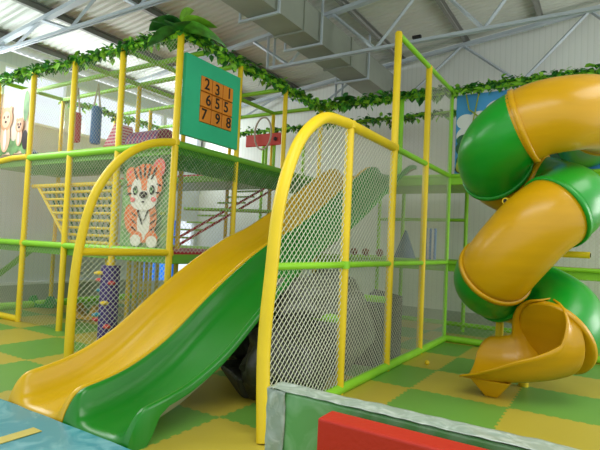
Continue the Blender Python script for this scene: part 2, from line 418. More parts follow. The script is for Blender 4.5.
# collars on the posts
def collar(x, y, z, m='yellow_foam'):
    MB().tube((x, y, z-0.035), (x, y, z+0.035), R+0.012, 12).build('joint_collar', m, F)
for z in (H1, H2): collar(XB, Y[0], z); collar(XV[3], Y[0], z); collar(XA, Y[0], z, 'green_foam' if z == H1 else 'yellow_foam')
collar(XA, Y[1], H2)

# decks: padded fascia + underside
def deck(x0, x1, y0, y1, z, m='green_vinyl', name='deck'):
    return MB().box(x0, x1, y0, y1, z-0.14, z-0.02).build(name, m, F, bevel=0.012)
for x0, x1, y0, y1, z in [(XV[4], XB, Y[0]+.03, Y[1], H2), (XV[1], XB, Y[1], Y[3], H2), (XV[4], XV[1], Y[2], Y[3], H2), (XV[1], XA, Y[3], Y[4], H2), (XA, 1.6, Y[3], Y[4], H2),
                          (XV[4], XB, Y[0]+.03, Y[3], H1), (XV[1], XA, Y[3]+.04, Y[4], H1), (XA, 1.6, Y[3]+.04, Y[4], H1)]:
    deck(x0, x1, y0, y1, z, 'green_foam' if y0 > 7 else 'green_vinyl')
    MB().box(x0+.02, x1-.02, y0+.02, y1-.02, z-0.02, z+0.012).build('deck_mat', 'red_mat', F, label='red mat on the deck')
for p0, p1, m in [((XV[3], Y[0], H2-.02), (XB, Y[0], H2-.02), 'green_foam'), ((XB, Y[0], H2-.02), (XB, Y[3], H2-.02), 'green_vinyl')]: rail(p0, p1, m, 0.05, 'padded_edge')

# nets
def clip_line(poly, px, py, dx, dy):
    ts = []
    n_ = len(poly)
    for i in range(n_):
        (x1, y1), (x2, y2) = poly[i], poly[(i+1) % n_]
        ex, ey = x2-x1, y2-y1; den = dx*ey-dy*ex
        if abs(den) < 1e-12: continue
        t = ((x1-px)*ey-(y1-py)*ex)/den; s_ = ((x1-px)*dy-(y1-py)*dx)/den
        if 0 <= s_ < 1: ts.append(t)
    ts.sort(); return [(ts[i], ts[i+1]) for i in range(0, len(ts)-1, 2)]
def net(O, U, V, poly, cell=0.05, r=0.0028, m='net', parent=None, name='safety_net'):
    O = Vector(O); U = Vector(U); V = Vector(V); Nn = U.cross(V).normalized(); b = MB()
    xs = [p[0] for p in poly]; ys = [p[1] for p in poly]
    cx, cy = (min(xs)+max(xs))/2, (min(ys)+max(ys))/2; ext = math.hypot(max(xs)-min(xs), max(ys)-min(ys))/2+cell
    for ang, s_ in ((PI*0.24, 1), (-PI*0.24, -1)):
        dx, dy = math.cos(ang), math.sin(ang); nx, ny_ = -dy, dx
        k = int(ext/cell)+1
        for i in range(-k, k+1):
            px, py = cx+nx*cell*i*0.9+0.0007, cy+ny_*cell*i*0.9+0.0003
            for a, c in clip_line(poly, px, py, dx, dy):
                if c-a < 0.01: continue
                p0 = O+U*(px+dx*a)+V*(py+dy*a)+Nn*(0.001*s_); p1 = O+U*(px+dx*c)+V*(py+dy*c)+Nn*(0.001*s_)
                b.tube(p0, p1, r, 3, caps=False)
    return b.build(name, m, F if parent is None else parent)
def rect(a, b_, c, d): return [(a, c), (b_, c), (b_, d), (a, d)]
ZX = ((0, 1, 0), (0, 0, 1))   # plane x = const
XZ = ((1, 0, 0), (0, 0, 1))   # plane y = const
# guard net beside the slides
net((XA, 0, 0), *ZX, [(2.98, 0.02)]+[(v.y, v.z) for v in AA if v.y < Y[0]-0.02 and v.z > .6]+[(Y[0]-.01, 2.55), (Y[0]-.01, 0.02)], 0.050, 0.0036)
net((XA, 0, 0), *ZX, rect(Y[0], Y[1], 0.05, H2), 0.05, 0.0024)
net((XA, 0, 0), *ZX, rect(Y[1], Y[2], 0.05, H2), 0.045, 0.0016)
net((XA, 0, 0), *ZX, rect(Y[2], Y[3], 0.05, H2), 0.045, 0.0016)
net((XA, 0, 0), *ZX, rect(Y[2], Y[3], H2, H3), 0.045, 0.0016)
net((XB, 0, 0), *ZX, [(v.y, v.z) for v in AB if v.y < Y[0]-0.02]+[(Y[0]-.01, 2.55), (Y[0]-.01, 0.02)], 0.05, 0.0027)
net((XB, 0, 0), *ZX, rect(Y[0], Y[1], H1, H2-.1), 0.05, 0.0026)
net((XB, 0, 0), *ZX, rect(Y[1], Y[2], H1, H2-.1), 0.05, 0.0026)
for i in range(4):
    x0, x1 = XV[i+1], XV[i]
    if i < 3: net((0, Y[0], 0), *XZ, rect(x0, x1, H2, H3), 0.05, 0.002)
    net((0, Y[0], 0), *XZ, rect(x0, x1, H1, H2-.02), 0.05, 0.0024 if i else 0.0016)
net((0, Y[0], 0), *XZ, rect(XV[4]-.9, XV[3], 0.05, H1), 0.055, 0.0018); net((0, Y[0], 0), *XZ, rect(XV[4]-.9, XV[4], H1, H2-.1), 0.055, 0.002)
net((0, Y[0], 0), *XZ, rect(XV[3], XV[2], 0.02, H1), 0.055, 0.0014)
net((0, Y[3], 0), *XZ, rect(XA, 1.6, 0.1, H1-.12), 0.06, 0.0016, 'net')
net((0, Y[4], 0), *XZ, rect(XA, 1.6, H1, H2-.15), 0.055, 0.002, 'net')
net((0, Y[4], 0), *XZ, rect(XV[1], XB, H2, H3), 0.055, 0.0016, 'net')
net((0, Y[4], 0), *XZ, rect(XB, XA, H2, H3), 0.055, 0.0018, 'net')
# dark green skirt net hanging below the second deck edge
net((XB+.03, 0, 0), *ZX, rect(Y[0], Y[3], H2-.34, H2-.06), 0.04, 0.005, 'net_green')
net((0, Y[0]+.04, 0), *XZ, rect(XV[3], XB, H2-.30, H2-.06), 0.04, 0.004, 'net_green')
net((0, Y[0]+.5, 0), *XZ, rect(XV[3], XB, H2-.24, H2-.1), 0.04, 0.006, 'net_green')
# green sloping pad at the far left
b = MB(); b.path([(-8.0, 4.6, 1.16), (-9.1, 4.6, 0.62)], 0.06, 4); b.build('sloping_beam', 'green_vinyl', F)

# sloping net stair inside the frame
b = MB()
for s_ in (0, 0.12): b.tube((-5.75, 5.6, 1.3+s_), (-5.6, 7.95, 2.48+s_), 0.022, 8)
b.build('stair_rail', 'red_mat', F)
b = MB()
for k in range(9):
    t_ = k/8; b.box(-6.4, -5.75, 5.6+2.1*t_, 5.66+2.1*t_, 1.26+1.12*t_, 1.29+1.12*t_)
b.build('stair_tread', 'green_foam', F)

# ------------------------------------------------------------------ climbing lattice behind the front face
t = thing('climbing_lattice', 'yellow barred climbing lattice with a slanted left side beside the tiger picture', 'climbing panel', (-6.6, 4.4, H1))
yl = Y[0]+0.09
L0, L1, Lb0 = XV[3]+0.05, XV[1]-0.06, -6.72
zt_, zb_ = 2.11, 1.28
b = MB(); b.tube((L0-.04, yl, zt_), (L1, yl, zt_), 0.033, 10); b.build('top_bar', 'yellow_foam', t)
b = MB(); b.tube((Lb0, yl, zb_), (L1, yl, zb_), 0.03, 10); b.build('bottom_bar', 'yellow_foam', t)
b = MB(); b.tube((L0+.1, yl, zt_), (Lb0, yl, zb_), 0.028, 10); b.build('slanted_bar', 'yellow_foam', t)
b = MB(); b.tube((L1, yl, zt_), (L1, yl, zb_), 0.028, 10); b.build('side_bar', 'yellow_foam', t)
for i in range(1, 8):
    z = zt_+(zb_-zt_)*i/8; x0 = L0+.1+(Lb0-L0-.1)*i/8
    b = MB(); b.tube((x0, yl, z), (L1, yl, z), 0.021, 8); b.build('rung', 'yellow_foam', t)
b = MB(); x = L0+0.25
while x < L1:
    # slanted cords between rungs
    z_low = zb_ if x > Lb0 else max(zb_, zt_+(zb_-zt_)*(x-L0-.1)/(Lb0-L0-.1))
    for k in range(8):
        za = zt_+(zb_-zt_)*k/8; zc = zt_+(zb_-zt_)*(k+1)/8
        if zc >= z_low-.001: b.tube((x, yl+0.02, za), (x+0.055, yl+0.02, zc), 0.017, 6)
    x += 0.12
b.build('cord_grid', 'print_dgreen', t)

# ------------------------------------------------------------------ tiger picture
t = thing('tiger_panel', 'picture panel of a sitting cartoon tiger cub on a green jungle background', 'picture panel', (-5.0, Y[0]+.06, H1))
yp = Y[0]+0.05
MB().box(-5.50, -4.58, yp, yp+0.02, H1+.03, H2-.10).build('board', 'print_green', t)
b = MB(); U = (1, 0, 0); V = (0, 0, 1); q = [0]
def d(x, z, rx, rz, m, rot=0):
    q[0] += 0.0009; b.disc((x, yp-0.001-q[0], z), rx, rz, U, V, m, 22, rot)
cx = -5.03
for i in range(26):
    a = random.uniform(-5.45, -4.65); c = random.uniform(H1+.08, H2-.15); d(a, c, random.uniform(.03, .07), .018, random.choice(['print_dgreen', 'print_lime', 'print_dgreen']), random.uniform(0, PI))
d(cx-.24, 1.62, .13, .2, 'tiger_orange', .3)
d(cx, 1.62, .24, .30, 'tiger_orange'); d(cx, 1.58, .12, .22, 'tiger_white'); d(cx-.12, 1.38, .12, .09, 'tiger_orange'); d(cx+.16, 1.38, .12, .09, 'tiger_orange')
d(cx-.13, 1.35, .10, .075, 'tiger_white'); d(cx+.17, 1.34, .10, .075, 'tiger_white')
for s_ in (-1, 1):
    for k in range(3): d(cx+s_*.18, 1.5+.09*k, .06, .012, 'tiger_black', s_*.5)
d(cx-.07, 1.66, .018, .14, 'tiger_black', .5); d(cx+.07, 1.7, .012, .12, 'tiger_black', -.5)
d(cx-.27, 2.20, .10, .10, 'tiger_orange'); d(cx+.25, 2.27, .11, .12, 'tiger_pink'); d(cx-.27, 2.20, .05, .05, 'tiger_pink'); d(cx+.25, 2.27, .055, .06, 'tiger_orange')
d(cx, 2.06, .33, .27, 'tiger_orange'); d(cx, 1.86, .25, .13, 'tiger_white'); d(cx-.15, 2.0, .10, .15, 'tiger_white', -.1); d(cx+.15, 2.03, .10, .16, 'tiger_white', .1)
for k, rr in ((-2, .5), (-1, .3), (0, 0), (1, -.3), (2, -.5)): d(cx+k*.085, 2.24-.02*abs(k), .02, .09, 'tiger_black', rr)
for s_ in (-1, 1):
    d(cx+s_*.28, 2.05, .05, .012, 'tiger_black', -s_*.3); d(cx+s_*.27, 1.95, .05, .012, 'tiger_black', -s_*.1)
    d(cx+s_*.16, 1.99, .045, .062, 'tiger_black'); d(cx+s_*.15, 1.99, .026, .038, 'print_green'); d(cx+s_*.15, 2.0, .012, .018, 'tiger_black'); d(cx+s_*.2, 1.87, .045, .03, 'tiger_pink')
d(cx+.01, 1.93, .075, .045, 'tiger_black'); d(cx+.01, 1.84, .03, .012, 'tiger_black')
b.build('tiger_print', None, t)

# ------------------------------------------------------------------ number puzzle
t = thing('number_puzzle_panel', 'teal wall panel holding a square of nine orange number tiles', 'number puzzle', (XB+.05, 4.9, 2.66))
bm_ = MB(); y0, y1, z0, z1 = Y[0]+.06, Y[1]-.05, 2.68, 3.70
wy0, wy1, wz0, wz1 = 4.57, 5.20, 2.90, 3.50
xf = XB+0.05
def frame_panel(mb, x0, x1):
    mb.box(x0, x1, y0, wy0, z0, z1); mb.box(x0, x1, wy1, y1, z0, z1); mb.box(x0, x1, wy0, wy1, z0, wz0); mb.box(x0, x1, wy0, wy1, wz1, z1)
frame_panel(bm_, xf-0.05, xf); bm_.build('panel_board', 'teal', t)
MB().box(xf-0.05, xf-0.035, wy0-.01, wy1+.01, wz0-.01, wz1+.01).build('backing', 'brownish', t)
digits = ['2', '3', '1', '6', '5', '5', '7', '9', '8']
offs = [(0, 0), (-.02, -.02), (.03, 0), (.06, 0), (0, 0), (-.06, 0), (-.05, 0), (.03, 0), (.05, 0)]
tw, th = (wy1-wy0)/3, (wz1-wz0)/3
for i in range(9):
    r_, c_ = divmod(i, 3); cy = wy0+tw*(c_+.5); cz = wz1-th*(r_+.5)
    o = MB().box(xf-0.034, xf+0.012, cy-tw/2+.006, cy+tw/2-.006, cz-th/2+.006, cz+th/2-.006).build('number_tile', 'orange', t, bevel=0.008)
    cu = bpy.data.curves.new('digit', 'FONT'); cu.body = digits[i]; cu.size = 0.2; cu.align_x = 'CENTER'; cu.align_y = 'CENTER'; cu.extrude = 0.002; cu.offset = 0.0025
    to = bpy.data.objects.new('tmp', cu); COL.objects.link(to); bpy.context.view_layer.update()
    me = bpy.data.meshes.new_from_object(to); bpy.data.objects.remove(to)
    me.transform(Matrix.Translation((xf+0.0145, cy+offs[i][0]*.6, cz+offs[i][1])) @ Matrix.Rotation(PI/2, 4, 'Z') @ Matrix.Rotation(PI/2, 4, 'X'))
    me.materials.clear(); me.materials.append(M['black'])
    g = bpy.data.objects.new('digit', me); COL.objects.link(g); g.parent = o; g.matrix_parent_inverse = parent_inv(o)

# ------------------------------------------------------------------ murals
t = thing('jungle_mural', 'jungle picture with blue sky, white cloud and brown trunk behind the tube slide', 'mural', (-0.9, Y[3]+.06, H2))
ym = Y[3]+0.06
MB().box(-2.08, 0.4, ym, ym+.02, H2+.02, H3-.06).build('board', 'print_sky', t)
b = MB(); q = [0]
def d2(x, z, rx, rz, m, rot=0):
    q[0] += 0.0009; b.disc((x, ym-0.001-q[0], z), rx, rz, U, V, m, 22, rot)
for x, z, r1_ in [(-1.93, 3.42, .14), (-1.72, 3.42, .18), (-1.45, 3.55, .2), (-1.25, 3.4, .2), (-1.9, 3.2, .17), (-1.6, 3.2, .28), (-1.2, 3.2, .3)]: d2(x, z, r1_, r1_*.85, 'cloud')
for x, z, r1_ in [(-1.83, 3.0, .2), (-1.55, 3.08, .22), (-1.25, 3.05, .3), (-1.86, 2.8, .2), (-1.5, 2.85, .3), (-1.0, 2.95, .3), (-.6, 2.9, .3), (-.2, 2.95, .3), (.1, 2.85, .25)]: d2(x, z, r1_, r1_*.8, 'print_dgreen')
d2(-1.94, 3.13, .12, .09, 'print_dgreen'); d2(-1.95, 3.0, .12, .12, 'print_dgreen'); d2(-1.93, 2.84, .10, .15, 'print_lime', -.3); d2(-1.97, 2.68, .10, .07, 'tiger_black'); d2(-1.80, 2.76, .18, .07, 'tiger_black', .6); d2(-1.98, 2.72, .08, .1, 'print_lime')
b.box(-1.32, -1.2, ym-.025, ym-.004, 2.95, 3.84, 'print_brown'); d2(-1.55, 3.3, .14, .1, 'print_brown', .5)
b.path([(-1.93, ym-.03, 3.84), (-1.88, ym-.03, 3.6), (-1.7, ym-.03, 3.45), (-1.5, ym-.03, 3.4)], .012, 6, 'print_lime'); b.path([(-1.74, ym-.03, 3.84), (-1.85, ym-.03, 3.2), (-1.92, ym-.03, 2.9)], .011, 6, 'print_lime')
b.build('mural_print', None, t)
t = thing('animal_mural', 'faded picture panel of lions in grass at the left edge', 'mural', (-8.2, Y[0]-.02, H2+.02))
ym2 = Y[0]+.05
MB().box(-9.5, XV[3]-.07, ym2, ym2+.02, H2+.08, 3.70).build('board', 'print_cream', t)
b = MB(); q = [0]
def d3(x, z, rx, rz, m, rot=0):
    q[0] += 0.0009; b.disc((x, ym2-0.001-q[0], z), rx, rz, U, V, m, 22, rot)
for i in range(14): d3(-9.4+i*.12, 2.75+.03*(i % 3), .1, .12, 'print_green')
for x, z, s_ in [(-8.55, 2.95, 1.0), (-9.05, 2.9, .8), (-8.1, 2.92, .6)]:
    d3(x, z, .15*s_, .26*s_, 'print_peach'); d3(x, z+.3*s_, .20*s_, .2*s_, 'print_tan'); d3(x-.13*s_, z+.46*s_, .05*s_, .05*s_, 'print_tan'); d3(x+.13*s_, z+.46*s_, .05*s_, .05*s_, 'print_tan'); d3(x, z+.29*s_, .13*s_, .14*s_, 'print_peach'); d3(x, z-.05*s_, .05*s_, .18*s_, 'tiger_white')
    d3(x-.06*s_, z+.33*s_, .02, .025, 'tiger_black'); d3(x+.06*s_, z+.33*s_, .02, .025, 'tiger_black'); d3(x, z+.25*s_, .03, .02, 'tiger_black')
d3(-7.9, 2.85, .09, .16, 'tiger_black', .1); d3(-7.92, 3.4, .08, .25, 'print_green')
b.build('mural_print', None, t)

# ------------------------------------------------------------------ garlands
def garland(pts, label, dens=200, size=0.1, spread=0.06, mats=('leaf', 'leaf_dark', 'leaf_light'), seed=1, group=None):
    rnd = random.Random(seed); b = MB(); P = [Vector(p) for p in pts]; fine = []
    for a, c in zip(P, P[1:]):
        k = max(2, int((c-a).length/0.12))
        for i in range(k):
            p = a.lerp(c, i/k); fine.append(p+Vector((rnd.uniform(-.02, .02), rnd.uniform(-.02, .02), rnd.uniform(-.02, .02))))
    fine.append(P[-1])
    b.path(fine, 0.016, 6, mats[1])
    for a, c in zip(P, P[1:]):
        for i in range(int((c-a).length*dens)):
            p = a.lerp(c, rnd.random())+Vector((rnd.gauss(0, spread*.6), rnd.gauss(0, spread*.6), rnd.gauss(-.005, spread*.6)))
            leaf(b, p, Vector((rnd.uniform(-1, 1), rnd.uniform(-1, 1), rnd.uniform(-1, .5))).normalized(), size*rnd.uniform(.6, 1.3), rnd.choice(mats), rnd)
    o = b.build('leaf_garland'); tag(o, label, 'garland', group); return o
def leaf(b, p, dr, L, m, rnd, wf=0.42, droop=0.15):
    up = Vector((rnd.uniform(-.5, .5), rnd.uniform(-.5, .5), 1)); sd = dr.cross(up).normalized(); nm = sd.cross(dr)
    W = L*wf; vs = [p, p+dr*L*.3+sd*W*.8+nm*.08*L, p+dr*L*.65+sd*W*.7+nm*.05*L, p+dr*L-Vector((0, 0, L*droop)), p+dr*L*.65-sd*W*.7+nm*.05*L, p+dr*L*.3-sd*W*.8+nm*.08*L, p+dr*L*.5]
    b.add(vs, [(0, 1, 6), (1, 2, 6), (2, 3, 6), (3, 4, 6), (4, 5, 6), (5, 0, 6)], m)
garland([(XV[4]-.5, Y[0], H3+.02), (XV[3], Y[0], H3+.03), (XV[2], Y[0], H3+.03), (XV[1], Y[0], H3+.02), (XB, Y[0], H3+.06)], 'leafy green garland along the top left front rail of the play frame', seed=1)
garland([(XB, Y[0], H3+.06), (XB, Y[1], H3+.03), (XB, Y[2], H3+.03), (XB, Y[3], H3+.02)], 'leafy green garland above the number puzzle running back along the frame', seed=2, dens=230)
garland([(XB, Y[3], H3+.02), (-3.4, Y[3], H3+.05), (XA, Y[3], H3+.03)], 'leafy green garland across the top between the slide arch and the mural', seed=3, dens=240, size=.12)
garland([(XA, Y[3], H3+.02), (-1, Y[3], H3+.05), (0.4, Y[3], H3+.05)], 'leafy green garland along the top of the jungle mural', seed=4, dens=230)
garland([(XV[4]+.3, Y[4], H3), (XV[1], Y[4], H3), (XB, Y[4], H3), (XA, Y[4], H3-.02)], 'thin leafy garland on the rearmost top rail behind the slides', seed=5, dens=130)
garland([(XV[4], Y[1], H3), (XV[4], Y[2], H3), (XV[4], Y[3], H3)], 'bluish leafy garland on the far left side rail near the windows', seed=6, dens=130)
# big leaf cluster on the post tip
def cluster(c, label, dirs, L, seed):
    b = MB(); rnd = random.Random(seed)
    for dx, dy, dz, l, m in dirs:
        base = Vector(c); dr = Vector((dx, dy, dz)).normalized(); up = Vector((0, 0, 1)); sd = dr.cross(up).normalized(); nm = sd.cross(dr)
        k = 8; vs = []; fs = []
        for i in range(k+1):
            t_ = i/k; w = l*0.36*math.sin(PI*(t_**.8))**.7 if 0 < t_ < 1 else 0.004
            p = base+dr*l*.95*t_-Vector((0, 0, 1))*l*.35*t_*t_
            vs += [p-sd*w+nm*w*.3, p, p+sd*w+nm*w*.3]
        for i in range(k):
            a = 3*i; fs += [(a, a+1, a+4, a+3), (a+1, a+2, a+5, a+4)]
        b.add(vs, fs, m, True)
    o = b.build('leaf_cluster'); tag(o, label, 'leaves'); return o
cluster((XB, Y[0], H3+.02), 'cluster of big broad green leaves on top of the post above the number puzzle',
        [(-1, -.3, .55, 0.55, 'leaf_dark'), (-.9, .5, .25, 0.57, 'leaf'), (-.4, -1, .5, 0.47, 'leaf_dark'), (.35, .3, 1.6, 0.52, 'leaf_light'), (1, .4, .55, 0.55, 'leaf_light'), (1, .5, .05, 0.62, 'leaf'), (.6, -.9, .2, 0.47, 'leaf_dark'), (-.7, -.2, 1.0, 0.44, 'leaf'), (0, 1, .4, 0.52, 'leaf_dark'), (-.9, -.5, -.1, 0.44, 'leaf_dark')], .4, 3)
cluster((0.15, Y[3], H3+.05), 'cluster of green leaves on the top rail at the right edge', [(-1, 0, .6, .4, 'leaf_light'), (1, 0, .7, .4, 'leaf'), (-.6, -.6, .3, .4, 'leaf'), (.3, 0, 1.4, .35, 'leaf'), (-.5, 0, 1.3, .35, 'leaf_light')], .4, 4)
cluster((-4.0, Y[3]-.05, H3+.05), 'small tuft of dark leaves on the garland behind the slide arch', [(-1, 0, .5, .28, 'leaf_dark'), (1, 0, .5, .28, 'leaf_dark'), (-.6, -.6, .3, .26, 'leaf'), (.3, 0, 1.4, .25, 'leaf_dark'), (-.5, 0, 1.3, .25, 'leaf_dark')], .4, 5)

# ------------------------------------------------------------------ twin slides
def interp(tab, v):
    if v <= tab[0][0]: return tab[0][1]
    for (a, fa), (c, fc) in zip(tab, tab[1:]):
        if v <= c:
            u = (v-a)/(c-a); return fa+(fc-fa)*u
    return tab[-1][1]
def smooth(tab, v, w=0.15):
    return sum(interp(tab, v+w*k/3) for k in range(-3, 4))/7
RIM = [(2.2, .245), (2.5, .285), (2.7, .325), (2.9, .40), (3.1, .49), (3.3, .62), (3.6, .83), (3.9, 1.02), (4.3, 1.25), (4.7, 1.44), (5.1, 1.58), (5.7, 1.87), (6.4, 2.25), (7.1, 2.62), (7.3, 2.70), (7.45, 2.72), (7.7, 2.70)]
WH = [(2.2, .19), (2.6, .20), (3.0, .19), (3.6, .18), (5.0, .18), (7.0, .18), (7.35, .15), (7.7, .1)]
def slide(name, x0, x1, m, label):
    w = x1-x0
    half = [(0.0, 'S'), (0.0, .9), (.005, .975), (.016, 1.0), (.034, 1.0), (.046, .96), (.058, .86), (.078, .6), (.105, .33), (.14, .14), (.2, .03), (.27, 0.0), (w/2, -.01)]
    pr = half+[(w-a, h) for a, h in reversed(half[:-1])]
    und = [(w-.03, 'S'), (w-.10, 'M'), (w-.17, 'U'), (w/2, 'U'), (.17, 'U'), (.10, 'M'), (.03, 'S')]
    ring = pr+und; n_ = len(ring); npr = len(pr)
    ys = [2.17, 2.175, 2.185, 2.20, 2.22, 2.24, 2.27, 2.30, 2.34, 2.38, 2.44, 2.52]+[2.52+.1*i for i in range(1, 50)]+[7.44, 7.5]
    vs = []
    for y in ys:
        rim = smooth(RIM, y, .08); wh = smooth(WH, y); bed = rim-wh
        u_ = max(0.0, min(1.0, (y-2.17)/.16)); k = math.sin(u_*PI/2)**.7
        v_ = max(0.0, min(1.0, (y-2.17)/.07)); bed_ = bed*math.sqrt(max(0, 1-(1-v_)**2))
        g = max(0.0, min(1.0, (y-2.32)/.16)); g = g*g*(3-2*g)
        top = bed_+wh*k
        for a, h in ring:
            if h == 'S': z = (top-.065)*g
            elif h == 'U': z = max(0, bed_-.022)*g
            elif h == 'M': z = max(0, bed_+.03)*g
            else: z = bed_+wh*h*k
            vs.append((x0+a, y, max(0.0, z)))
    b = MB(); ft = []; fu = []
    for i in range(len(ys)-1):
        for j in range(n_):
            q = (i*n_+j, i*n_+(j+1) % n_, (i+1)*n_+(j+1) % n_, (i+1)*n_+j)
            (ft if j < npr-1 else fu).append(q)
    b.add(vs, ft+[tuple(reversed(range(n_))), tuple((len(ys)-1)*n_+j for j in range(n_))], m, True)
    o0 = len(b.v); b.f += fu; b.mi += [b.midx('underside')]*len(fu); b.sm += [True]*len(fu)
    o = b.build(name)
    md = o.modifiers.new('es', 'EDGE_SPLIT'); md.split_angle = math.radians(50)
    tag(o, label, 'slide'); return o
slide('open_slide', -4.03, -3.305, 'slide_yellow', 'long yellow open slide, the left one of the joined pair')
slide('open_slide', -3.295, -2.59, 'slide_green', 'long green open slide, the right one of the joined pair')

# ------------------------------------------------------------------ tube slide
TCX, TCY, TR, TT = -0.725, 5.64, 0.36, 0.365
ZT = [(-90, 2.69), (-140, 2.51), (-190, 2.33), (-230, 2.22), (-300, 2.08), (-370, 1.93), (-405, 1.82), (-430, 1.70), (-460, 1.46), (-495, 1.20), (-560, 1.04), (-640, .95), (-700, .80), (-752, .60), (-790, .50)]
def hel(th):
    a = math.radians(th); z = sum(interp([(-k, v) for k, v in ZT], -th+dd) for dd in (-12, -6, 0, 6, 12))/5
    return Vector((TCX+TR*math.cos(a), TCY+TR*math.sin(a), z))
t = thing('tube_slide', 'spiral tube slide of yellow and green plastic sections ending in an open chute', 'slide', (TCX, TCY, 0))
def tube_sec(pts, m, flange=True, ends=(True, True)):
    b = MB(); b.path(pts, TT, 36, None, False); o = b.build('tube_section', m, t, solid=0.012)
    return o
def flange(p, dr, m, nb=8, r=TT):
    dr = dr.normalized(); b = MB(); b.path([p-dr*.025, p-dr*.024, p+dr*.024, p+dr*.025], lambda u: r+.002 if u in (0, 1) else r+.022, 40, None, True)
    o = b.build('flange', m, t)
    a = Vector((0, 0, 1)); s_ = dr.cross(a).normalized(); w = dr.cross(s_)
    bb = MB()
    for i in range(nb):
        an = 2*PI*i/nb; c = p+(s_*math.cos(an)+w*math.sin(an))*(r+.014); bb.ell(c, .009, .009, .009, None, 6, 4)
    bb.build('bolts', 'white', o)
p_top = [Vector(v) for v in [(-.30, 7.72, 2.98), (-.22, 7.1, 2.97), (-.08, 6.55, 2.95), (-.06, 6.05, 2.90), (-.20, 5.62, 2.84), (-.42, 5.36, 2.775), (-.62, 5.285, 2.725)]]
def cat(P, k=6):
    out = []
    for i in range(len(P)-1):
        p0 = P[max(i-1, 0)]; p1 = P[i]; p2 = P[i+1]; p3 = P[min(i+2, len(P)-1)]
        for j in range(k):
            u = j/k; out.append(0.5*((2*p1)+(p2-p0)*u+(2*p0-5*p1+4*p2-p3)*u*u+(3*p1-p0-3*p2+p3)*u**3))
    out.append(P[-1]); return out
top = cat(p_top+[hel(-92), hel(-98)])
tube_sec(top[:13], 'tube_green'); tube_sec(top[12:-3], 'tube_yellow'); flange(top[12], top[13]-top[11], 'tube_yellow')
segs = [(-92, -196, 'tube_green'), (-196, -272, 'tube_yellow'), (-272, -402, 'tube_green'), (-402, -497, 'tube_yellow'), (-497, -575, 'tube_green'), (-575, -636, 'tube_yellow'), (-636, -752, 'tube_green')]
for a, c, m in segs:
    k = max(6, int(abs(c-a)/5)); tube_sec([hel(a+(c-a)*i/k) for i in range(k+1)], m)
    flange(hel(a), hel(a-2)-hel(a+2), 'tube_yellow' if a in (-92, -497, -272) else 'tube_green')
# exit chute: closed ring opening into a trough
b = MB(); e0 = hel(-752); path = cat([e0+Vector(v) for v in [(0, 0, 0), (-.11, -.10, -.03), (-.28, -.19, -.06), (-.46, -.22, -.08), (-.62, -.22, -.09), (-.78, -.21, -.09)]], 7)
npf = 30; vs = []; fs = []
N_ = len(path)
for i, p in enumerate(path):
    tt = path[min(i+1, N_-1)]-path[max(i-1, 0)]; tt.z *= 0.6; tt.normalize(); sd = tt.cross(Vector((0, 0, 1))).normalized(); up = sd.cross(tt)
    u = i/(N_-1)
    # side angles measured from the bottom, far (+) and near (-) wall
    near = 180 if u < .02 else interp([(0.02, 180), (.07, 170), (.13, 135), (.22, 96), (.4, 80), (.7, 56), (1, 34)], u)
    far = 180 if u < .02 else interp([(0.02, 180), (.22, 180), (.33, 150), (.40, 104), (.5, 92), (.85, 88), (.93, 80), (1, 62)], u)
    rr = TT*(1+.06*u)
    for j in range(npf+1):
        a = math.radians(-near+(near+far)*j/npf)      # -near .. far
        fl = 1.0
        edge = min(j, npf-j)
        if u > .04 and edge < 2: fl = 1.05+.03*(1-edge)
        v = p+sd*(math.sin(a)*rr*fl)+up*(-math.cos(a)*rr*fl)
        vs.append(v)
for i in range(N_-1):
    for j in range(npf): fs.append((i*(npf+1)+j, (i+1)*(npf+1)+j, (i+1)*(npf+1)+j+1, i*(npf+1)+j+1))
b.add(vs, fs, None, True); b.build('exit_chute', 'tube_yellow', t, solid=0.018)
flange(e0, hel(-754)-hel(-750), 'tube_yellow')
fx = Vector((e0.x-.52, e0.y-.22, 0))
b = MB(); b.add([(fx.x-.06, fx.y-.10, 0), (fx.x+.05, fx.y-.10, 0), (fx.x+.05, fx.y+.10, 0), (fx.x-.06, fx.y+.10, 0), (fx.x-.20, fx.y-.17, .17), (fx.x+.18, fx.y-.17, .17), (fx.x+.18, fx.y+.17, .17), (fx.x-.20, fx.y+.17, .17)],
      [(3, 2, 1, 0), (4, 5, 6, 7), (0, 1, 5, 4), (1, 2, 6, 5), (2, 3, 7, 6), (3, 0, 4, 7)]); b.build('chute_foot', 'tube_yellow', t, bevel=.015)
# support frame
MB().tube((TCX-.02, TCY+.16, 0), (TCX-.02, TCY+.16, 3.0), 0.05, 14).build('support_post', 'yellow_foam', t)
for zz, p in [(1.93, (-.90, 5.32)), (1.42, (-.16, 5.75)), (3.0, (-.2, 5.9))]:
    MB().tube((TCX-.02, TCY+.16, zz), (p[0], p[1], zz), 0.035, 10).build('support_arm', 'yellow_foam', t)
    d_ = (Vector((p[0], p[1], 0))-Vector((TCX, TCY, 0))).normalized()
    MB().tube((p[0], p[1], zz), (p[0]+d_.x*.004, p[1]+d_.y*.004, zz), 0.024, 10).build('arm_end', 'black', t, label='black disc painted as the dark hollow of an open pipe end')  # solid black disc stands in for the shade inside the open pipe
b = MB(); b.path(cat([Vector(v) for v in [(-1.06, 6.15, 0), (-1.06, 6.15, .55), (-1.04, 6.15, .66), (-.96, 6.15, .70), (-.82, 6.15, .70), (-.78, 6.15, .70)]], 4), 0.045, 12); b.tube((-.80, 6.15, 0), (-.80, 6.15, .7), 0.045, 12)
b.build('support_frame', 'yellow_foam', t)

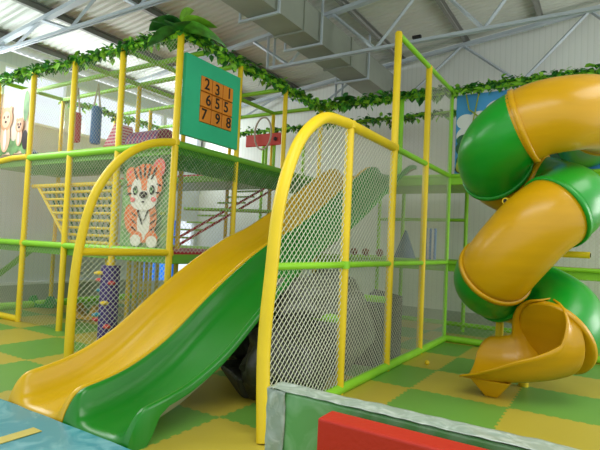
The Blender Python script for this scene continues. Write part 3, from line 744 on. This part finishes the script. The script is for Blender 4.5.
# ------------------------------------------------------------------ foreground pads
t = thing('blue_floor_mat', 'flat blue floor mat in clear film with a yellow tape strip, at the slide exit', 'mat', (-4, 1.2, 0))
b = MB(); n1, n2 = 50, 24; vs = []; fs = []
X0, X1, Y0, Y1 = -6.6, -2.2, -0.2, 2.155
for j in range(n2+1):
    for i in range(n1+1):
        x = X0+(X1-X0)*i/n1; y = Y0+(Y1-Y0)*j/n2; vs.append((x, y, .055+.004*noise.noise(Vector((x*5, y*5, 0)))))
for j in range(n2):
    for i in range(n1): a = j*(n1+1)+i; fs.append((a, a+1, a+n1+2, a+n1+1))
b.add(vs, fs, None, True)
b.box(X0, X1, Y0, Y1, 0.0, 0.048); b.build('mat_body', 'bluemat', t)
MB().box(-3.315, -3.215, 0.3, 1.975, 0.058, 0.0625).build('tape_strip', 'tape', t, label='yellow tape strip')

t = thing('wrapped_green_panel', 'low green padded barrier wrapped in crinkled clear film behind the red block', 'padded barrier', (-.5, 2.33, 0))
px0, px1, py0, py1, pz = -1.57, 1.6, 2.27, 2.385, 0.6
MB().box(px0+.01, px1, py0, py1, 0, pz-.004).build('pad', 'greenfilm', t, bevel=0.015)
def crinkle(x0, x1, z0, z1, y, amp, nx, nz, plane):
    b = MB(); vs = []; fs = []
    for j in range(nz+1):
        for i in range(nx+1):
            a = x0+(x1-x0)*i/nx; c = z0+(z1-z0)*j/nz; h = amp*noise.noise(Vector((a*14, c*14, y*3)))
            if plane == 'top': vs.append((a, c, y+h))
            else: vs.append((a+.3*h, y-abs(h), c))
    for j in range(nz):
        for i in range(nx): k = j*(nx+1)+i; fs.append((k, k+1, k+nx+2, k+nx+1))
    b.add(vs, fs, None, True); return b
crinkle(px0-.01, px1, py0-.012, py1+.012, pz+.006, .006, 160, 8, 'top').build('top_film', 'greyfilm', t, label='crinkled grey film along the top edge', solid=.002)
crinkle(px0-.012, px0+.11, .02, pz, py0-.004, .02, 8, 30, 'front').build('side_film', 'greyfilm', t, label='loose grey film hanging at the left end', solid=.002)
t2 = MB().box(-1.13, 1.3, 2.03, 2.17, 0, 0.60).build('red_foam_block', 'red', bevel=0.012)
tag(t2, 'long red vinyl foam block in the front, before the wrapped green barrier', 'foam block')

# ------------------------------------------------------------------ sacks and clutter under the slides
def sack(c, r, m, label, seed, disp=.35, name='plastic_sack', rz=0):
    b = MB(); b.ell(c, *r, None, 30, 20, Matrix.Rotation(rz, 3, 'Z'), disp, seed, 0.0)
    # gathered crest
    o = b.build(name, m); tag(o, label, 'sack', 'sacks heaped under the slides'); return o
sack((-2.55, 4.0, .30), (.36, .60, .40), 'bag', 'big dark plastic sack filling the net corner beside the arch pole', 1, .25)
sack((-2.66, 4.95, .50), (.42, .50, .56), 'bagl', 'pale grey crinkled plastic bundle behind the first yellow post of the net', 4, .35, 'plastic_bundle')
sack((-2.64, 4.42, .84), (.38, .42, .22), 'bagl', 'pale grey crinkled plastic bundle on top of the big dark sack', 3, .4, 'plastic_bundle')
sack((-3.45, 4.6, .40), (.36, .45, .42), 'bag', 'dark plastic sack deep under the middle of the slides', 6)
sack((-3.15, 4.12, .36), (.27, .30, .22), 'bag', 'rounded dark sack behind the pointed cushion, left of the arch pole', 7, .3)
b = MB(); q_ = [(-3.22, 3.72, .30), (-2.72, 3.62, .22), (-2.62, 4.05, .24), (-3.1, 4.1, .30)]
b.add([(-3.24, 3.72, .22), (-2.72, 3.42, .20), (-2.42, 3.85, .24), (-3.0, 4.05, .26), (-2.85, 3.62, 0), (-2.72, 3.52, 0), (-2.5, 3.8, 0), (-2.8, 3.85, 0)], [(0, 1, 2, 3), (1, 0, 4, 5), (2, 1, 5, 6), (3, 2, 6, 7), (0, 3, 7, 4), (7, 6, 5, 4)])
o = b.build('dark_cushion', 'bag', bevel=.03); tag(o, 'dark pointed foam cushion on the floor left of the arch pole', 'cushion')
b = MB(); b.add([(-2.62, 5.3, .02), (-2.22, 5.35, .02), (-2.22, 6.1, .02), (-2.62, 6.1, .02), (-2.62, 5.3, .62), (-2.22, 5.35, .52), (-2.22, 6.1, .80), (-2.62, 6.1, .86)], [(3, 2, 1, 0), (4, 5, 6, 7), (0, 1, 5, 4), (1, 2, 6, 5), (2, 3, 7, 6), (3, 0, 4, 7)])
o = b.build('dark_foam_wedge', 'box_dark', bevel=.02); tag(o, 'dark grey foam wedge behind the net, beside the second post', 'foam wedge')

# ------------------------------------------------------------------ toys
# climbing column
t = thing('climbing_column', 'dark purple padded column with red and teal climbing grips below the first deck', 'climbing column', (-5.58, 4.24, 0))
MB().tube((-5.58, 4.24, .02), (-5.58, 4.24, 1.0), .12, 20).build('column_body', 'purple', t)
MB().tube((-5.58, 4.24, 1.0), (-5.58, 4.24, 1.06), .055, 10).build('neck', 'yellow_foam', t)
for i, (a, z, m) in enumerate([(200, .80, 'redboard'), (-30, .78, 'red_mat'), (190, .66, 'teal_hold'), (-60, .52, 'yellow_foam'), (210, .28, 'red_mat'), (-40, .22, 'redboard'), (250, .9, 'yellow_foam'), (-110, .36, 'teal_hold')]):
    a = math.radians(a); c = Vector((-5.58+.14*math.cos(a), 4.24+.14*math.sin(a), z))
    b = MB(); b.ell(c, .075, .05, .028, None, 10, 7, Matrix.Rotation(a, 3, 'Z')); b.build('climbing_grip', m, t)
# rockers
def rocker(x, y, m, label, s=1.0, rz=0):
    b = MB(); n_ = 28; vs = []; fs = []
    for i in range(n_+1):
        u = -1+2*i/n_; h = .26*math.exp(-((abs(u)-.62)/.24)**2)+.10
        for sy in (-.14, .14):
            vs += [(u*.42, sy, .01), (u*.42, sy, max(.04, h))]
    for i in range(n_):
        a = 4*i; c = a+4; fs += [(a, c, c+1, a+1), (a+2, a+3, c+3, c+2), (a+1, c+1, c+3, a+3), (a, a+2, c+2, c)]
    fs += [(0, 1, 3, 2), (4*n_, 4*n_+2, 4*n_+3, 4*n_+1)]
    Rm = Matrix.Rotation(rz, 3, 'Z'); b.add([Rm @ (Vector(v)*s)+Vector((x, y, 0)) for v in vs], fs)
    o = b.build('foam_rocker', m, bevel=.02); tag(o, label, 'toy'); return o
rocker(-8.9, 5.3, 'tube_green', 'green foam rocker with two rounded humps on the floor at left', .62, .55)
rocker(-7.25, 5.1, 'brownish', 'tan foam rocker behind the left arch net', .7, .3)
# hanging bags over deck two
def hanging(x, y, z0, z1, r, m, label, ztop):
    t = thing('hanging_bag', label, 'punching bag', (x, y, z0))
    b = MB(); b.path([(x, y, z0), (x, y, z0+.03), (x, y, (z0+z1)/2), (x, y, z1-.05), (x, y, z1)], lambda u: r*(.75 if u in (0, 1) else 1), 16); b.build('bag_body', m, t)
    b = MB()
    for k in range(4):
        a = k*PI/2+.3; b.tube((x+r*.8*math.cos(a), y+r*.8*math.sin(a), z1-.01), (x, y, ztop), .012, 6)
    b.build('hanging_rope', 'rope', t)
hanging(-7.18, 5.0, 2.88, 3.5, .085, 'blue', 'blue hanging bag on cords above the upper left deck', H3-.03)
hanging(-7.72, 5.0, 2.95, 3.45, .08, 'red_mat', 'red hanging bag on cords, left of the blue one', H3-.03)
o = MB().ell((-9.0, 5.0, 2.75), .13, .13, .15, None).build('soft_ball', 'navy'); tag(o, 'dark blue ball resting on the upper left deck', 'ball')
# pink striped wedge and roll
b = MB(); b.add([(-7.15, 5.0, 2.585), (-6.45, 5.0, 2.585), (-6.7, 5.0, 3.2), (-7.15, 5.35, 2.585), (-6.45, 5.35, 2.585), (-6.7, 5.35, 3.2)], [(0, 1, 2), (5, 4, 3), (0, 3, 4, 1), (1, 4, 5, 2), (2, 5, 3, 0)])
o = b.build('striped_wedge', 'pink_stripe', bevel=.02); tag(o, 'pink striped soft wedge standing on the upper deck beside the blue bag', 'foam wedge')
b = MB(); b.tube((-6.35, 5.15, 2.82), (-5.65, 5.15, 2.82), .21, 20)
o = b.build('striped_roll', 'purple_stripe', bevel=.02); tag(o, 'purple and red striped soft roll lying on the upper deck', 'foam roll')
# ring toy
t = thing('steering_toy', 'red rounded board with a big hoop on green posts on the upper deck', 'toy', (-5.0, 7.3, H2))
b = MB(); b.box(-5.95, -5.14, 7.38, 7.42, 3.20, 3.43); o = b.build('red_board', 'redboard', t, bevel=.018)
b = MB(); b.path([(-5.50+.19*math.cos(2*PI*i/36), 7.32, 3.42+.30*math.sin(2*PI*i/36)) for i in range(36)], .017, 8, None, False, None, True); b.build('hoop', 'rope', t)
MB().tube((-5.24, 7.375, 3.31), (-5.24, 7.35, 3.31), .035, 14).build('knob', 'black', t)
for x in (-5.50, -5.32): MB().tube((x, 7.45, H2+.015), (x, 7.45, 3.3), .03, 10).build('toy_post', 'green_foam', t)
# cone tent and striped sheet on first deck at back
b = MB(); b.path([(-3.02, 8.3, H1+.015), (-3.02, 8.3, H1+.5)], .19, 20, None, True, .02)
o = b.build('foam_cone', 'cone_blue'); tag(o, 'dark blue soft cone standing on the lower deck behind the net', 'foam cone')
b = MB(); b.box(-2.72, -2.5, 8.35, 8.4, H1+.015, H1+.55)
o = b.build('striped_board', 'blue_stripe', bevel=.01); tag(o, 'blue and white striped board next to the dark blue cone', 'board')
b = MB(); b.path([(-6.05, 5.6, H1+.015), (-6.05, 5.6, H1+.35)], .14, 16, None, True, .03)
b.ell((-6.05, 5.6, H1+.4), .07, .07, .08, None)
o = b.build('skittle_toy', 'red_mat'); tag(o, 'small dark red soft skittle on the lower deck right of the tiger picture', 'toy')
for i, x in enumerate((-3.95, -3.72, -3.45)):
    o = MB().ell((x, 8.2, H1+.09), .07, .07, .07, None).build('soft_ball', 'print_brown'); tag(o, 'small brown ball in the row on the lower deck behind the green slide', 'ball', 'brown balls behind the green slide')
o = MB().ell((-1.85, 6.0, .03), .03, .03, .03, None).build('yellow_ball', 'yellow_foam'); tag(o, 'tiny yellow ball on the green mat right of the net', 'ball')

o = MB().box(-2.50, -2.37, 6.82, 6.88, 4.473, 4.515).build('spotlight', 'black', bevel=.01); tag(o, 'small black spotlight sitting on the truss right of the air duct', 'lamp')
# ------------------------------------------------------------------ light
w = bpy.data.worlds.new('World'); C.world = w; w.use_nodes = True
bg = w.node_tree.nodes['Background']; bg.inputs[0].default_value = (0.92, 0.97, 1.0, 1); bg.inputs[1].default_value = 1.25
def area(name, loc, rot, sx, sy, e, col=(1, 1, 1)):
    l = bpy.data.lights.new(name, 'AREA'); l.shape = 'RECTANGLE'; l.size = sx; l.size_y = sy; l.energy = e; l.color = col
    o = bpy.data.objects.new(name, l); COL.objects.link(o); o.location = loc; o.rotation_euler = rot; return o
area('daylight_high_windows', (XL+.1, 5.5, 3.95), (0, -math.radians(75), 0), .9, 8, 230, (.9, .96, 1))
area('added_fill_light', (-0.5, 2.2, 4.3), (0, 0, 0), 3.5, 1.2, 95, (1, .98, .94))  # added overhead fill, out of view; no lamp fixture hangs here
area('added_fill_light', (-6.3, 2.2, 4.2), (0, 0, 0), 3.0, 1.2, 80, (1, .98, .94))  # second unseen fill, added above the left side
area('added_fill_right', (4.7, 8.3, 2.6), (0, math.radians(90), 0), 2.4, 2.4, 170, (1, 1, .97))  # light added to brighten the back wall; no window stands here
area('added_fill_light', (1.6, 5.4, 4.3), (0, 0, 0), 1.5, 2.5, 60, (1, .98, .94))  # third unseen fill, added overhead on the tube slide side

# ------------------------------------------------------------------ camera
f, yaw, pit, rol = 493.82, 0.5603, 0.0382, 0.0462
fw = Vector((-math.sin(yaw)*math.cos(pit), math.cos(yaw)*math.cos(pit), math.sin(pit)))
r = Vector((math.cos(yaw), math.sin(yaw), 0)); u = r.cross(fw)
c_, s_ = math.cos(rol), math.sin(rol)
r2 = r*c_+u*s_; u2 = u*c_-r*s_
cd = bpy.data.cameras.new('camera'); cam = bpy.data.objects.new('camera', cd); COL.objects.link(cam)
cd.sensor_width = 36; cd.lens = 36*f/600; cd.clip_start = 0.05
m = Matrix((r2, u2, -fw)).transposed().to_4x4(); m.translation = Vector((0, 0, 1.4)); cam.matrix_world = m
C.camera = cam
C.view_settings.view_transform = 'Standard'; C.view_settings.look = 'None'; C.view_settings.gamma = 1; C.view_settings.use_curve_mapping = False
C.view_settings.exposure = 0.0
